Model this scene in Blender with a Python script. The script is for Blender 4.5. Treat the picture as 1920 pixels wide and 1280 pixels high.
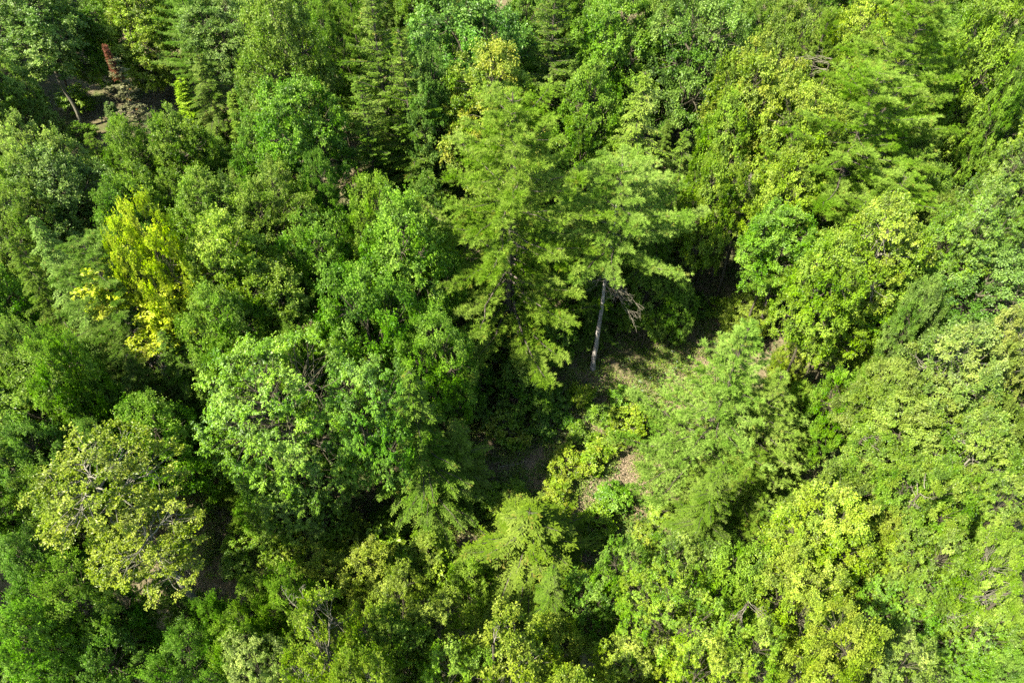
import bpy, math, random
import numpy as np

C = bpy.context.scene
for o in list(bpy.data.objects):
    bpy.data.objects.remove(o)

# ------------------------------------------------------------------ camera
PITCH = math.radians(46.0)          # degrees below the horizon
CAM_H = 36.0
FPX = 1280.0                        # focal length in pixels of the 1920 px wide photograph
cam_data = bpy.data.cameras.new('camera')
cam = bpy.data.objects.new('camera', cam_data)
C.collection.objects.link(cam)
cam.location = (0, 0, CAM_H)
cam.rotation_euler = (math.pi / 2 - PITCH, 0, 0)
cam_data.sensor_width = 36.0
cam_data.lens = FPX / 1920.0 * 36.0
cam_data.clip_start = 0.1
cam_data.clip_end = 2000
C.camera = cam

# ------------------------------------------------------------------ light
SUN_TO = np.array([-0.58, -0.32, 0.76]); SUN_TO /= np.linalg.norm(SUN_TO)   # towards the sun
world = bpy.data.worlds.new('World'); C.world = world
world.use_nodes = True
wn = world.node_tree.nodes; wl = world.node_tree.links
wn.clear()
wo = wn.new('ShaderNodeOutputWorld'); bg = wn.new('ShaderNodeBackground'); sky = wn.new('ShaderNodeTexSky')
sky.sky_type = 'NISHITA'; sky.sun_disc = False
sky.sun_elevation = math.asin(SUN_TO[2])
sky.sun_rotation = math.atan2(SUN_TO[0], SUN_TO[1])
sky.altitude = 300
bg.inputs['Strength'].default_value = 0.095
wl.new(sky.outputs[0], bg.inputs[0]); wl.new(bg.outputs[0], wo.inputs[0])
sun_data = bpy.data.lights.new('sun', 'SUN')
sun_data.energy = 5.0
sun_data.angle = math.radians(0.5)
sun_data.color = (1.0, 0.94, 0.82)
sun = bpy.data.objects.new('sun', sun_data); C.collection.objects.link(sun)
sun.location = (-60, 0, 80)
from mathutils import Vector
sun.rotation_euler = Vector(SUN_TO).to_track_quat('Z', 'Y').to_euler()
C.view_settings.view_transform = 'Standard'
C.view_settings.look = 'None'
C.view_settings.exposure = 2.35
C.view_settings.gamma = 1.0
C.view_settings.use_curve_mapping = False
C.cycles.max_bounces = 6
C.cycles.diffuse_bounces = 3
C.cycles.glossy_bounces = 1
C.cycles.transmission_bounces = 4
C.cycles.use_denoising = False
C.cycles.sample_clamp_indirect = 4.0

# ------------------------------------------------------------------ helpers
rng = np.random.default_rng(11)
random.seed(5)

def ground_z(x, y):
    return (0.20 * y - 0.5
            + 0.55 * np.sin(x * 0.13 + 1.3) * np.cos(y * 0.11)
            + 0.22 * np.sin(x * 0.31 + y * 0.27 + 0.6) + 0.10 * np.sin(x * 0.9 - y * 0.7))

_F = np.array([0, math.cos(PITCH), -math.sin(PITCH)])
_U = np.array([0, math.sin(PITCH), math.cos(PITCH)])
_R = np.array([1.0, 0, 0])
CAMP = np.array([0, 0, CAM_H])

def ray_point(px, py, h=0.0):
    """the point of the picture ray (px, py) that stands h metres above the ground, and its depth"""
    d = _R * (px - 960) / FPX + _U * (640 - py) / FPX + _F
    lo, hi = 1.0, 160.0
    for _ in range(40):
        t = 0.5 * (lo + hi)
        p = CAMP + d * t
        if p[2] > ground_z(p[0], p[1]) + h: lo = t
        else: hi = t
    return p, t

def nrm(v):
    return v / np.maximum(np.linalg.norm(v, axis=-1, keepdims=True), 1e-9)

def rand_dir(n, r=rng):
    return nrm(r.normal(size=(n, 3)))

class Geo:
    """collects faces of 3 or 4 corners with a tone and an autumn value each"""
    def __init__(self):
        self.v = []; self.f3 = []; self.f4 = []; self.a3 = []; self.a4 = []; self.n = 0; self.smooth = False
    def leaves(self, P, D, N, L, W, tone, aut, fold=0.22, droop=0.0):
        n = len(P)
        if n == 0: return
        D = nrm(D); S = nrm(np.cross(D, N)); N = np.cross(S, D)
        L = np.broadcast_to(np.asarray(L, float), (n,))[:, None]; W = np.broadcast_to(np.asarray(W, float), (n,))[:, None]
        mid = P + D * L * 0.45 + N * W * fold
        tip = P + D * L - N * L * 0.08; tip[:, 2] -= droop * L[:, 0]
        V = np.stack([P, mid + S * W * .5, tip, mid - S * W * .5], 1).reshape(-1, 3)
        F = np.arange(n * 4).reshape(n, 4) + self.n
        self.v.append(V); self.n += len(V); self.f4.append(F)
        self.a4.append(np.stack([np.broadcast_to(tone, (n,)), np.broadcast_to(aut, (n,))], 1))
    def needles(self, P, D, L, W, tone, aut):
        n = len(P)
        if n == 0: return
        D = nrm(D); S = nrm(np.cross(D, rand_dir(n)))
        L = np.broadcast_to(np.asarray(L, float), (n,))[:, None]; W = np.broadcast_to(np.asarray(W, float), (n,))[:, None]
        V = np.stack([P - S * W * .5, P + S * W * .5, P + D * L], 1).reshape(-1, 3)
        F = np.arange(n * 3).reshape(n, 3) + self.n
        self.v.append(V); self.n += len(V); self.f3.append(F)
        self.a3.append(np.stack([np.broadcast_to(tone, (n,)), np.broadcast_to(aut, (n,))], 1))
    def tube(self, pts, rad, sides=5, cap=True):
        pts = np.asarray(pts, float); k = len(pts)
        rad = np.broadcast_to(np.asarray(rad, float), (k,))
        T = nrm(np.gradient(pts, axis=0))
        ref = np.array([0.3, 0.9, 0.1]) if abs(T[0][2]) > 0.7 else np.array([0, 0, 1.0])
        A = nrm(np.cross(T, ref)); B = np.cross(T, A)
        ang = np.arange(sides) / sides * 2 * np.pi
        V = (pts[:, None] + rad[:, None, None] * (A[:, None] * np.cos(ang)[None, :, None] + B[:, None] * np.sin(ang)[None, :, None])).reshape(-1, 3)
        i = np.arange(k - 1)[:, None] * sides; j = np.arange(sides)[None]; j2 = (j + 1) % sides
        F = np.stack([i + j, i + j2, i + sides + j2, i + sides + j], -1).reshape(-1, 4) + self.n
        self.v.append(V); self.n += len(V); self.f4.append(F)
        self.a4.append(np.full((len(F), 2), 0.5) * np.array([1, 0]))
    def build(self, name, mat, smooth=False):
        me = bpy.data.meshes.new(name)
        V = np.concatenate(self.v).astype(np.float32)
        f4 = np.concatenate(self.f4) if self.f4 else np.zeros((0, 4), int)
        f3 = np.concatenate(self.f3) if self.f3 else np.zeros((0, 3), int)
        at = np.concatenate(([np.concatenate(self.a4)] if self.a4 else []) + ([np.concatenate(self.a3)] if self.a3 else []))
        loops = np.concatenate([f4.ravel(), f3.ravel()]).astype(np.int32)
        start = np.concatenate([np.arange(len(f4)) * 4, len(f4) * 4 + np.arange(len(f3)) * 3]).astype(np.int32)
        me.vertices.add(len(V)); me.vertices.foreach_set('co', V.ravel())
        me.loops.add(len(loops)); me.loops.foreach_set('vertex_index', loops)
        me.polygons.add(len(start)); me.polygons.foreach_set('loop_start', start)
        me.update(calc_edges=True)
        for k, nm in enumerate(('tone', 'autumn')):
            a = me.attributes.new(nm, 'FLOAT', 'FACE')
            a.data.foreach_set('value', at[:, k].astype(np.float32))
        me.polygons.foreach_set('use_smooth', np.full(len(start), smooth))
        me.materials.append(mat)
        return me

# ------------------------------------------------------------------ materials
def leaf_material(name, autumn=(0.28, 0.27, 0.03), translucent=0.36, rough=0.45, spec=0.28, spread=0.62):
    m = bpy.data.materials.new(name); m.use_nodes = True
    n = m.node_tree.nodes; l = m.node_tree.links; n.clear()
    out = n.new('ShaderNodeOutputMaterial')
    oi = n.new('ShaderNodeObjectInfo')
    t = n.new('ShaderNodeAttribute'); t.attribute_name = 'tone'
    a = n.new('ShaderNodeAttribute'); a.attribute_name = 'autumn'
    hs = n.new('ShaderNodeHueSaturation')
    mr = n.new('ShaderNodeMapRange'); mr.inputs['To Min'].default_value = 1 - spread; mr.inputs['To Max'].default_value = 1 + spread
    hm = n.new('ShaderNodeMapRange'); hm.inputs['To Min'].default_value = 0.508; hm.inputs['To Max'].default_value = 0.482
    l.new(t.outputs['Fac'], mr.inputs['Value']); l.new(mr.outputs[0], hs.inputs['Value'])
    l.new(t.outputs['Fac'], hm.inputs['Value']); l.new(hm.outputs[0], hs.inputs['Hue'])
    tc = n.new('ShaderNodeTexCoord'); ns = n.new('ShaderNodeTexNoise'); ns.inputs['Scale'].default_value = .55; ns.inputs['Detail'].default_value = 3
    l.new(tc.outputs['Object'], ns.inputs['Vector'])
    h2 = n.new('ShaderNodeHueSaturation'); a1 = n.new('ShaderNodeMapRange'); a2 = n.new('ShaderNodeMapRange'); a3 = n.new('ShaderNodeMapRange')
    for q, lo, hi, sock in ((a1, .476, .508, 'Hue'), (a2, 1.22, .74, 'Value'), (a3, .96, 1.14, 'Saturation')):
        q.inputs['From Min'].default_value = .3; q.inputs['From Max'].default_value = .7
        q.inputs['To Min'].default_value = lo; q.inputs['To Max'].default_value = hi
        l.new(ns.outputs[0], q.inputs['Value']); l.new(q.outputs[0], h2.inputs[sock])
    l.new(oi.outputs['Color'], h2.inputs['Color']); l.new(h2.outputs[0], hs.inputs['Color'])
    mul = n.new('ShaderNodeMath'); mul.operation = 'MULTIPLY'; mul.use_clamp = True
    l.new(a.outputs['Fac'], mul.inputs[0]); l.new(oi.outputs['Alpha'], mul.inputs[1])
    mix = n.new('ShaderNodeMix'); mix.data_type = 'RGBA'
    l.new(mul.outputs[0], mix.inputs['Factor']); l.new(hs.outputs[0], mix.inputs['A'])
    mix.inputs['B'].default_value = (*autumn, 1)
    p = n.new('ShaderNodeBsdfPrincipled'); p.inputs['Roughness'].default_value = rough
    p.inputs['Specular IOR Level'].default_value = spec
    l.new(mix.outputs['Result'], p.inputs['Base Color'])
    tr = n.new('ShaderNodeBsdfTranslucent')
    tm = n.new('ShaderNodeMix'); tm.data_type = 'RGBA'; tm.blend_type = 'MULTIPLY'; tm.inputs['Factor'].default_value = 1
    l.new(mix.outputs['Result'], tm.inputs['A']); tm.inputs['B'].default_value = (1.25, 1.6, 0.7, 1)
    l.new(tm.outputs['Result'], tr.inputs['Color'])
    ms = n.new('ShaderNodeMixShader'); ms.inputs[0].default_value = translucent
    l.new(p.outputs[0], ms.inputs[1]); l.new(tr.outputs[0], ms.inputs[2]); l.new(ms.outputs[0], out.inputs[0])
    return m

def bark_material(name, c1, c2, scale=6.0):
    m = bpy.data.materials.new(name); m.use_nodes = True
    n = m.node_tree.nodes; l = m.node_tree.links
    p = n['Principled BSDF']; p.inputs['Roughness'].default_value = 0.9; p.inputs['Specular IOR Level'].default_value = 0.15
    tc = n.new('ShaderNodeTexCoord'); mp = n.new('ShaderNodeMapping'); mp.inputs['Scale'].default_value = (1, 1, 0.25)
    ns = n.new('ShaderNodeTexNoise'); ns.inputs['Scale'].default_value = scale; ns.inputs['Detail'].default_value = 8
    ns.inputs['Roughness'].default_value = 0.7
    cr = n.new('ShaderNodeValToRGB'); cr.color_ramp.elements[0].position = 0.35; cr.color_ramp.elements[1].position = 0.65
    cr.color_ramp.elements[0].color = (*c1, 1); cr.color_ramp.elements[1].color = (*c2, 1)
    bp = n.new('ShaderNodeBump'); bp.inputs['Strength'].default_value = 0.8; bp.inputs['Distance'].default_value = 0.05
    l.new(tc.outputs['Object'], mp.inputs[0]); l.new(mp.outputs[0], ns.inputs['Vector'])
    l.new(ns.outputs[0], cr.inputs[0]); l.new(cr.outputs[0], p.inputs['Base Color'])
    l.new(ns.outputs[0], bp.inputs['Height']); l.new(bp.outputs[0], p.inputs['Normal'])
    return m

M_LEAF = leaf_material('broad_leaf')
M_NEEDLE = leaf_material('conifer_needle', translucent=0.32, rough=0.7, spec=0.12, spread=0.6, autumn=(0.22, 0.10, 0.03))
M_LITTER = leaf_material('leaf_litter', translucent=0.1, rough=0.8, spec=0.1, spread=0.6)
M_BARK = bark_material('grey_bark', (0.034, 0.029, 0.017), (0.10, 0.088, 0.054))
M_PINEBARK = bark_material('pine_trunk_bark', (0.07, 0.06, 0.05), (0.34, 0.31, 0.27), 9.0)
M_PALE = bark_material('pale_bark', (0.075, 0.068, 0.045), (0.19, 0.178, 0.125))
M_DARKBARK = bark_material('dark_bark', (0.035, 0.028, 0.022), (0.11, 0.09, 0.07))
M_DEAD = bark_material('dead_wood', (0.085, 0.074, 0.05), (0.19, 0.17, 0.12), 10)

# ------------------------------------------------------------------ ground
def make_ground():
    nx, ny = 260, 260
    xs = np.sign(np.linspace(-1, 1, nx)) * np.abs(np.linspace(-1, 1, nx)) ** 1.8 * 400
    ys = 30 + np.sign(np.linspace(-1, 1, ny)) * np.abs(np.linspace(-1, 1, ny)) ** 1.8 * 400
    X, Y = np.meshgrid(xs, ys)
    fine = 0.05 * np.sin(X * 2.1 + np.sin(Y * 1.7)) * np.cos(Y * 2.6 + X * .4)
    Z = ground_z(X, Y) + fine - 0.02
    V = np.stack([X, Y, Z], -1).reshape(-1, 3)
    i = np.arange(ny - 1)[:, None] * nx + np.arange(nx - 1)[None]
    F = np.stack([i, i + 1, i + nx + 1, i + nx], -1).reshape(-1, 4)
    g = Geo(); g.v.append(V); g.n = len(V); g.f4.append(F); g.a4.append(np.zeros((len(F), 2)))
    m = bpy.data.materials.new('forest_floor'); m.use_nodes = True
    n = m.node_tree.nodes; l = m.node_tree.links
    p = n['Principled BSDF']; p.inputs['Roughness'].default_value = 0.95; p.inputs['Specular IOR Level'].default_value = 0.1
    tc = n.new('ShaderNodeTexCoord')
    def noise(s, d=8, r=.6):
        t = n.new('ShaderNodeTexNoise'); t.inputs['Scale'].default_value = s; t.inputs['Detail'].default_value = d
        t.inputs['Roughness'].default_value = r
        l.new(tc.outputs['Object'], t.inputs['Vector']); return t
    a = noise(0.35); b = noise(5.0, 10, .75); c = noise(22, 6, .8)
    r1 = n.new('ShaderNodeValToRGB'); e = r1.color_ramp.elements
    e[0].position = .3; e[0].color = (0.045, 0.037, 0.020, 1); e[1].position = .72; e[1].color = (0.21, 0.178, 0.10, 1)
    q = e.new(.5); q.color = (0.11, 0.09, 0.048, 1)
    l.new(b.outputs[0], r1.inputs[0])
    r2 = n.new('ShaderNodeValToRGB'); e = r2.color_ramp.elements
    e[0].position = .35; e[0].color = (0.03, 0.045, 0.012, 1); e[1].position = .7; e[1].color = (0.10, 0.12, 0.03, 1)
    l.new(c.outputs[0], r2.inputs[0])
    mk = n.new('ShaderNodeMapRange'); mk.inputs['From Min'].default_value = .48; mk.inputs['From Max'].default_value = .6
    l.new(a.outputs[0], mk.inputs['Value'])
    mx = n.new('ShaderNodeMix'); mx.data_type = 'RGBA'
    l.new(mk.outputs[0], mx.inputs['Factor']); l.new(r1.outputs[0], mx.inputs['A']); l.new(r2.outputs[0], mx.inputs['B'])
    l.new(mx.outputs['Result'], p.inputs['Base Color'])
    bp = n.new('ShaderNodeBump'); bp.inputs['Strength'].default_value = 1; bp.inputs['Distance'].default_value = .08
    l.new(c.outputs[0], bp.inputs['Height']); l.new(bp.outputs[0], p.inputs['Normal'])
    me = g.build('ground', m, True)
    o = bpy.data.objects.new('ground', me); C.collection.objects.link(o); o['kind'] = 'structure'
    return o
make_ground()

# ------------------------------------------------------------------ crowns: each is a mesh of thousands of leaves
def limb_path(a, b, r, sag=0.12, n=6):
    t = np.linspace(0, 1, n)[:, None]
    L = np.linalg.norm(b - a)
    bend = r.normal(size=3) * 0.06 * L
    p = a + (b - a) * t + np.sin(t * np.pi) * (np.array([0, 0, -sag * L]) + bend)
    p[1:-1] += r.normal(size=(n - 2, 3)) * 0.025 * L
    return p

def broadleaf(seed, R=3.0, V=3.0, lobes=10, clumps=150, twigs=12, per=21, leaf=(0.118, 0.074), style='maple',
              clump_r=0.54, bare=0.0, flat=0.55, lobe_r=(.33, .50), thick=0.10, taper=0.0):
    """crown of a broadleaved tree round its own middle (z = 0): returns leaf geometry and branch geometry"""
    r = np.random.default_rng(seed)
    lc = []; lr = []
    ga = 2.399963
    for i in range(lobes):
        z = 0.8 - 1.5 * (i + .5) / lobes
        rr = math.sqrt(max(0, 1 - z * z)) * r.uniform(.40, .80); a = i * ga + r.uniform(-.4, .4)
        lc.append([rr * math.cos(a), rr * math.sin(a), z * .66]); lr.append(r.uniform(*lobe_r))
    lc.append([r.uniform(-.2, .2), r.uniform(-.2, .2), .5]); lr.append(.42)
    lc = np.array(lc); lr = np.array(lr)
    k = 1 - taper * np.clip((lc[:, 2] + .3), 0, 1); lc[:, :2] *= k[:, None]; lr = lr * (1 - taper * .45 * np.clip(lc[:, 2] + .2, 0, 1)); lc[:, 2] *= 1 + taper * .35; S = np.array([R, R, V])
    pts = []; own = []
    tries = 0
    while len(pts) < clumps and tries < 60000:
        tries += 1
        i = r.integers(len(lc)); d = rand_dir(1, r)[0]
        if d[2] < -0.75: continue
        p = lc[i] + d * lr[i] * r.uniform(.72, 1.02)
        q = np.linalg.norm((p - lc), axis=1) / lr
        q[i] = 9
        if q.min() < 0.80 and r.random() < .93: continue
        if pts:
            dd = np.linalg.norm((np.array(pts) - p) * S, axis=1).min()
            if dd < clump_r * 0.72 * (1 if tries < 20000 else .6): continue
        pts.append(p); own.append(i)
    pts = np.array(pts); own = np.array(own)
    leafg = Geo(); br = Geo()
    # leader and limbs
    top = np.array([0.05 * R, 0, .55 * V]); root = np.array([0, 0, -0.95 * V])
    lead = limb_path(root, top, r, 0, 9); lead[0] = root
    br.tube(lead, np.linspace(thick, 0.03, 9), 6)
    for i in range(len(lc)):
        tgt = lc[i] * S
        k = np.clip((tgt[2] - 0.35 * np.linalg.norm(tgt[:2]) + .95 * V) / (1.5 * V), .05, .9)
        a = lead[int(k * 8)]
        path = limb_path(a, tgt, r, -0.08, 6)
        br.tube(path, np.linspace(thick * .6, 0.025, 6), 5)
        for p in pts[own == i]:
            e = p * S; s = path[r.integers(2, 6)]
            pa = limb_path(s, e + nrm(e - s) * 0.15, r, -0.05, 4)
            br.tube(pa, np.linspace(0.022, 0.008, 4), 3)
    Ptw = []; Dtw = []
    autc = r.random(len(pts))
    tonec = r.normal(0, .17, len(pts))
    allP = []; allD = []; allN = []; allT = []; allA = []; allL = []; allW = []
    for ci, (p, i) in enumerate(zip(pts, own)):
        c = p * S
        o = nrm((p - lc[i])[None] * .7 + nrm(p[None]) * .6)[0]
        bareclump = r.random() < bare
        nt = twigs if not bareclump else twigs // 3
        d = nrm(rand_dir(nt, r) * np.array([1, 1, flat]) + o * 0.55 + np.array([0, 0, .12]))
        ln = r.uniform(.5, 1.15, nt) * clump_r
        for j in range(nt):
            n = per
            t = np.sort(r.uniform(.12, 1.0, n)); side = np.where(np.arange(n) % 2 == 0, 1, -1)
            q = c + d[j] * (t * ln[j])[:, None] + r.normal(size=(n, 3)) * clump_r * .09
            if style == 'chestnut':
                # rosettes of long drooping leaves at the twig end
                k = (t * 3).astype(int) / 3 + .16
                q = c + d[j] * (k * ln[j])[:, None] + r.normal(size=(n, 3)) * .02
                az = r.uniform(0, 2 * np.pi, n)
                D = np.stack([np.cos(az), np.sin(az), r.uniform(-.55, .12, n)], 1) + d[j] * .45 + o * .3
                N = np.array([0, 0, 1.0]) + o * .4 + r.normal(size=(n, 3)) * .35
            else:
                sd = nrm(np.cross(d[j], [0, 0, 1.0])[None] + 1e-6)[0]
                D = d[j] * .6 + sd * side[:, None] * .9 + r.normal(size=(n, 3)) * .35
                D[:, 2] -= .15
                N = np.array([0, 0, 1.0]) * .8 + o * .5 + r.normal(size=(n, 3)) * .6
            allP.append(q); allD.append(D); allN.append(N)
            allT.append(np.clip(.5 + tonec[ci] + (t - .5) * .22 + r.normal(0, .16, n), 0, 1))
            allA.append(np.clip((autc[ci] - .45) * 2.2 + r.normal(0, .25, n), 0, 1))
            s = r.uniform(.7, 1.25, n); allL.append(leaf[0] * s); allW.append(leaf[1] * s)
        if j % 2 == 0 or bare > 0:
            for j in range(0, nt, 3):
                br.tube([c, c + d[j] * ln[j] * .5, c + d[j] * ln[j] * (1.3 if bareclump else .9)], [0.01, .007, .004], 3)
    leafg.leaves(np.concatenate(allP), np.concatenate(allD), np.concatenate(allN), np.concatenate(allL), np.concatenate(allW),
                 np.concatenate(allT), np.concatenate(allA), droop=.12 if style == 'maple' else .25)
    return leafg, br

def conifer(seed, H=16.0, R=3.0, kind='pine', clear=0.25, whorl=0.62, per_whorl=5, tip_bare=0.0, trunk_r=0.19, dens=1.0, irregular=.28):
    """a whole conifer standing on z = 0: needle geometry, trunk geometry, branch geometry"""
    r = np.random.default_rng(seed)
    nd = Geo(); tk = Geo(); br = Geo()
    k = 14
    tp = np.stack([np.cumsum(r.normal(0, .035, k)), np.cumsum(r.normal(0, .035, k)), np.linspace(0, H, k)], 1); tp[0, :2] = 0
    tk.tube(tp, np.linspace(trunk_r, .02, k) + np.array([.05] + [0] * (k - 1)), 8)
    def trunk_at(z):
        return np.array([np.interp(z, tp[:, 2], tp[:, 0]), np.interp(z, tp[:, 2], tp[:, 1]), z])
    z = H * clear
    P = []; D = []; L = []; W = []; T = []; A = []
    LP = []; LD = []; LN = []; LL = []; LW = []; LT = []; LA = []
    az0 = 0
    while z < H - .15:
        t = (z - H * clear) / (H * (1 - clear))           # 0 at the lowest branches, 1 at the tip
        if kind == 'pine':
            prof = (min(1, t * 3.2 + (.55 if H > 10 else .8))) * (1 - t) ** (0.62 if H > 10 else 1.3) + .05
        elif kind == 'hemlock':
            prof = min(1, t * 4 + .6) * (1 - t) ** 0.85 + .03
        else:
            prof = (1 - t) ** 0.9 + .03
        az0 += 1.3
        for b in range(per_whorl):
            az = az0 + b * 2 * np.pi / per_whorl + r.normal(0, .25)
            ln = R * prof * (1 + r.normal(0, irregular)); ln = float(np.clip(ln, .12, R * 1.35))
            out = np.array([math.cos(az), math.sin(az), 0])
            a = trunk_at(z + r.uniform(-.12, .12))
            s = np.linspace(0, 1, 8)[:, None]
            if kind == 'pine':
                rise = (.10 + .35 * t) * ln; curve = s ** 1.4 * rise + s * (1 - s) * (-.15 * ln) * (1 - t)
            elif kind == 'hemlock':
                curve = s * .22 * ln * (t - .1) - s ** 2 * (.30 - .1 * t) * ln
            else:
                curve = s * (.15 + .4 * t) * ln - s ** 2 * .12 * ln
            path = a + out * ln * s + np.array([0, 0, 1.0]) * curve
            wob = np.cumsum(r.normal(0, .02 * ln, (8, 3)), 0); path = path + wob
            br.tube(path, np.linspace(.012 + .010 * ln, .006, 8), 3)
            side = np.array([-out[1], out[0], 0])
            if kind == 'pine':
                nb = max(4, int(ln * 15 * dens))
                for q in range(nb):
                    u = r.uniform(.08, 1.0) ** .8; pt = path[0] * 0 + np.array([np.interp(u, s[:, 0], path[:, c]) for c in range(3)])
                    sg = 1 if q % 2 else -1
                    dd = nrm((out * r.uniform(.5, 1.0) + side * sg * r.uniform(.3, 1.0) * (1.15 - u * .6) + np.array([0, 0, r.uniform(.0, .4)]))[None])[0]
                    bl = (.22 + .30 * (1 - abs(u - .6))) * min(1.0, .35 + ln * .35) * r.uniform(.6, 1.3)
                    for w in (.35, .7, 1.0):
                        c0 = pt + dd * bl * w + r.normal(size=3) * .03
                        m = 21
                        sp = nrm(rand_dir(m, r) * .85 + dd * .75 + np.array([0, 0, .42]))
                        P.append(np.repeat(c0[None], m, 0)); D.append(sp)
                        L.append(r.uniform(.12, .19, m)); W.append(np.full(m, .020))
                        T.append(np.clip(.42 + .2 * w + r.normal(0, .12, m) + r.normal(0, .05), 0, 1)); A.append(np.full(m, 1.0 if r.random() < .03 else 0.0))
            else:
                nb = max(4, int(ln * (12 if kind == 'hemlock' else 11) * dens))
                bt = r.normal(0, .07)
                for q in range(nb):
                    u = (q + r.uniform(.3, 1)) / nb * .9 + .1
                    pt = np.array([np.interp(u, s[:, 0], path[:, c]) for c in range(3)])
                    for sg in (1, -1):
                        wl = (.18 + .55 * ln * (1.05 - u) * .42) * r.uniform(.6, 1.15)
                        wl = min(wl, .75)
                        dd = nrm((out * .75 + side * sg * .85 + np.array([0, 0, (-.18 if kind == 'hemlock' else .02) + r.normal(0, .16)]))[None])[0]
                        m = max(4, int(wl / .055))
                        v = (np.arange(m) + r.random(m)) / m
                        pp = pt + dd * (v * wl)[:, None]; pp[:, 2] -= (v ** 2) * wl * (.28 if kind == 'hemlock' else .05)
                        sgn = np.where(np.arange(m) % 2 == 0, 1, -1)
                        ss = nrm(np.cross(dd, [0, 0, 1.0])[None])[0]
                        LP.append(pp); LD.append(dd * .8 + ss * sgn[:, None] * .65 + r.normal(size=(m, 3)) * .22 + (np.array([0, 0, -.15]) if kind == 'hemlock' else np.array([0, 0, .12])))
                        LN.append(np.array([0, 0, 1.0]) + r.normal(size=(m, 3)) * .35 + out * .3)
                        sz = r.uniform(.75, 1.25, m)
                        LL.append(.16 * sz); LW.append(.062 * sz)
                        LT.append(np.clip(.38 + bt + .25 * v + .12 * u + r.normal(0, .14, m), 0, 1)); LA.append(np.full(m, 1.0 if r.random() < .02 else 0.))
        z += whorl * r.uniform(.75, 1.2) * (1 if t < .8 else .7)
    if P:
        nd.needles(np.concatenate(P), np.concatenate(D), np.concatenate(L), np.concatenate(W), np.concatenate(T), np.concatenate(A))
    if LP:
        nd.leaves(np.concatenate(LP), np.concatenate(LD), np.concatenate(LN), np.concatenate(LL), np.concatenate(LW), np.concatenate(LT), np.concatenate(LA), fold=.1, droop=.05)
    return nd, tk, br

# ------------------------------------------------------------------ the library of crown meshes
LIB = {}
def lib_broad(key, mat=M_LEAF, bark=M_BARK, **kw):
    l, b = broadleaf(**kw)
    LIB[key] = dict(crown=l.build('crown', mat), limbs=b.build('limbs', bark, True), R=kw.get('R', 3.0), V=kw.get('V', 3.0))
def lib_con(key, mat=M_NEEDLE, bark=M_DARKBARK, **kw):
    n, t, b = conifer(**kw)
    LIB[key] = dict(crown=n.build('crown', mat), trunk=t.build('trunk', M_PINEBARK if key == 'pine3' else M_BARK, True), limbs=b.build('limbs', bark, True),
                    R=kw.get('R', 3.0), H=kw.get('H', 16.0))

lib_broad('maple0', seed=1, taper=.2, lobes=10, clumps=193)
lib_broad('maple1', seed=2, taper=.45, lobes=12, clumps=200, flat=.4)
lib_broad('maple2', seed=3, lobes=8, clumps=187, lobe_r=(.42, .6))
lib_broad('maple3', seed=4, taper=.6, lobes=14, clumps=206, lobe_r=(.32, .46), flat=.35)
lib_broad('fine0', seed=5, taper=.5, lobes=12, clumps=212, twigs=12, per=20, leaf=(.10, .07), clump_r=.55)
lib_broad('fine1', seed=6, lobes=9, clumps=200, twigs=12, per=20, leaf=(.11, .07), clump_r=.58, lobe_r=(.4, .58))
lib_broad('chestnut0', seed=7, R=4.0, V=4.0, lobes=17, clumps=287, twigs=11, per=24, leaf=(.13, .046), clump_r=.56, style='chestnut', lobe_r=(.40, .55))
lib_broad('chestnut1', seed=8, lobes=10, clumps=187, twigs=11, per=24, leaf=(.13, .046), clump_r=.56, style='chestnut')
lib_broad('oak0', seed=9, bark=M_PALE, lobes=13, clumps=150, twigs=9, per=16, leaf=(.125, .08), clump_r=.5, bare=.2, thick=.075, lobe_r=(.30, .46))
lib_broad('oak1', seed=10, bark=M_PALE, lobes=12, clumps=180, twigs=10, per=19, leaf=(.125, .08), clump_r=.54, bare=.08, thick=.12, taper=.3)
lib_broad('shrub0', seed=21, R=1.2, V=1.2, lobes=5, clumps=37, twigs=9, per=12, leaf=(.16, .09), clump_r=.42, thick=.035, lobe_r=(.4, .6))
lib_broad('shrub1', seed=22, R=1.2, V=1.2, lobes=6, clumps=41, twigs=9, per=12, leaf=(.14, .09), clump_r=.4, thick=.035, flat=.8)
lib_broad('shrub2', seed=23, R=1.2, V=1.2, lobes=7, clumps=39, twigs=8, per=13, leaf=(.19, .07), clump_r=.42, thick=.035, style='chestnut')
lib_con('pine0', seed=31, H=17, R=3.4, clear=.2, whorl=.52, dens=1.3)
lib_con('pine1', seed=32, H=17, R=3.4, clear=.3, whorl=.6, irregular=.4, dens=1.35)
lib_con('pine2', seed=33, H=9, R=3.2, clear=.06, whorl=.42, irregular=.3, trunk_r=.13, dens=1.0)
lib_con('pine3', seed=35, H=14.5, R=3.0, clear=.63, whorl=.42, irregular=.32, dens=1.3, trunk_r=.135)
lib_con('hemlock0', seed=41, H=15, R=2.8, kind='hemlock', clear=.16, whorl=.36, per_whorl=5)
lib_con('hemlock1', seed=42, H=15, R=2.8, kind='hemlock', clear=.2, whorl=.40, per_whorl=5, irregular=.38)
lib_con('spruce0', seed=45, H=15, R=2.5, kind='fir', clear=.12, whorl=.46, per_whorl=5, irregular=.3, trunk_r=.17)
lib_con('fir0', seed=43, H=9, R=1.25, kind='fir', clear=.08, whorl=.27, per_whorl=6, irregular=.18, trunk_r=.1)
lib_con('deadfir', seed=44, H=9, R=1.1, kind='fir', clear=.2, whorl=.5, per_whorl=5, irregular=.4, trunk_r=.09, dens=.5)

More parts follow.
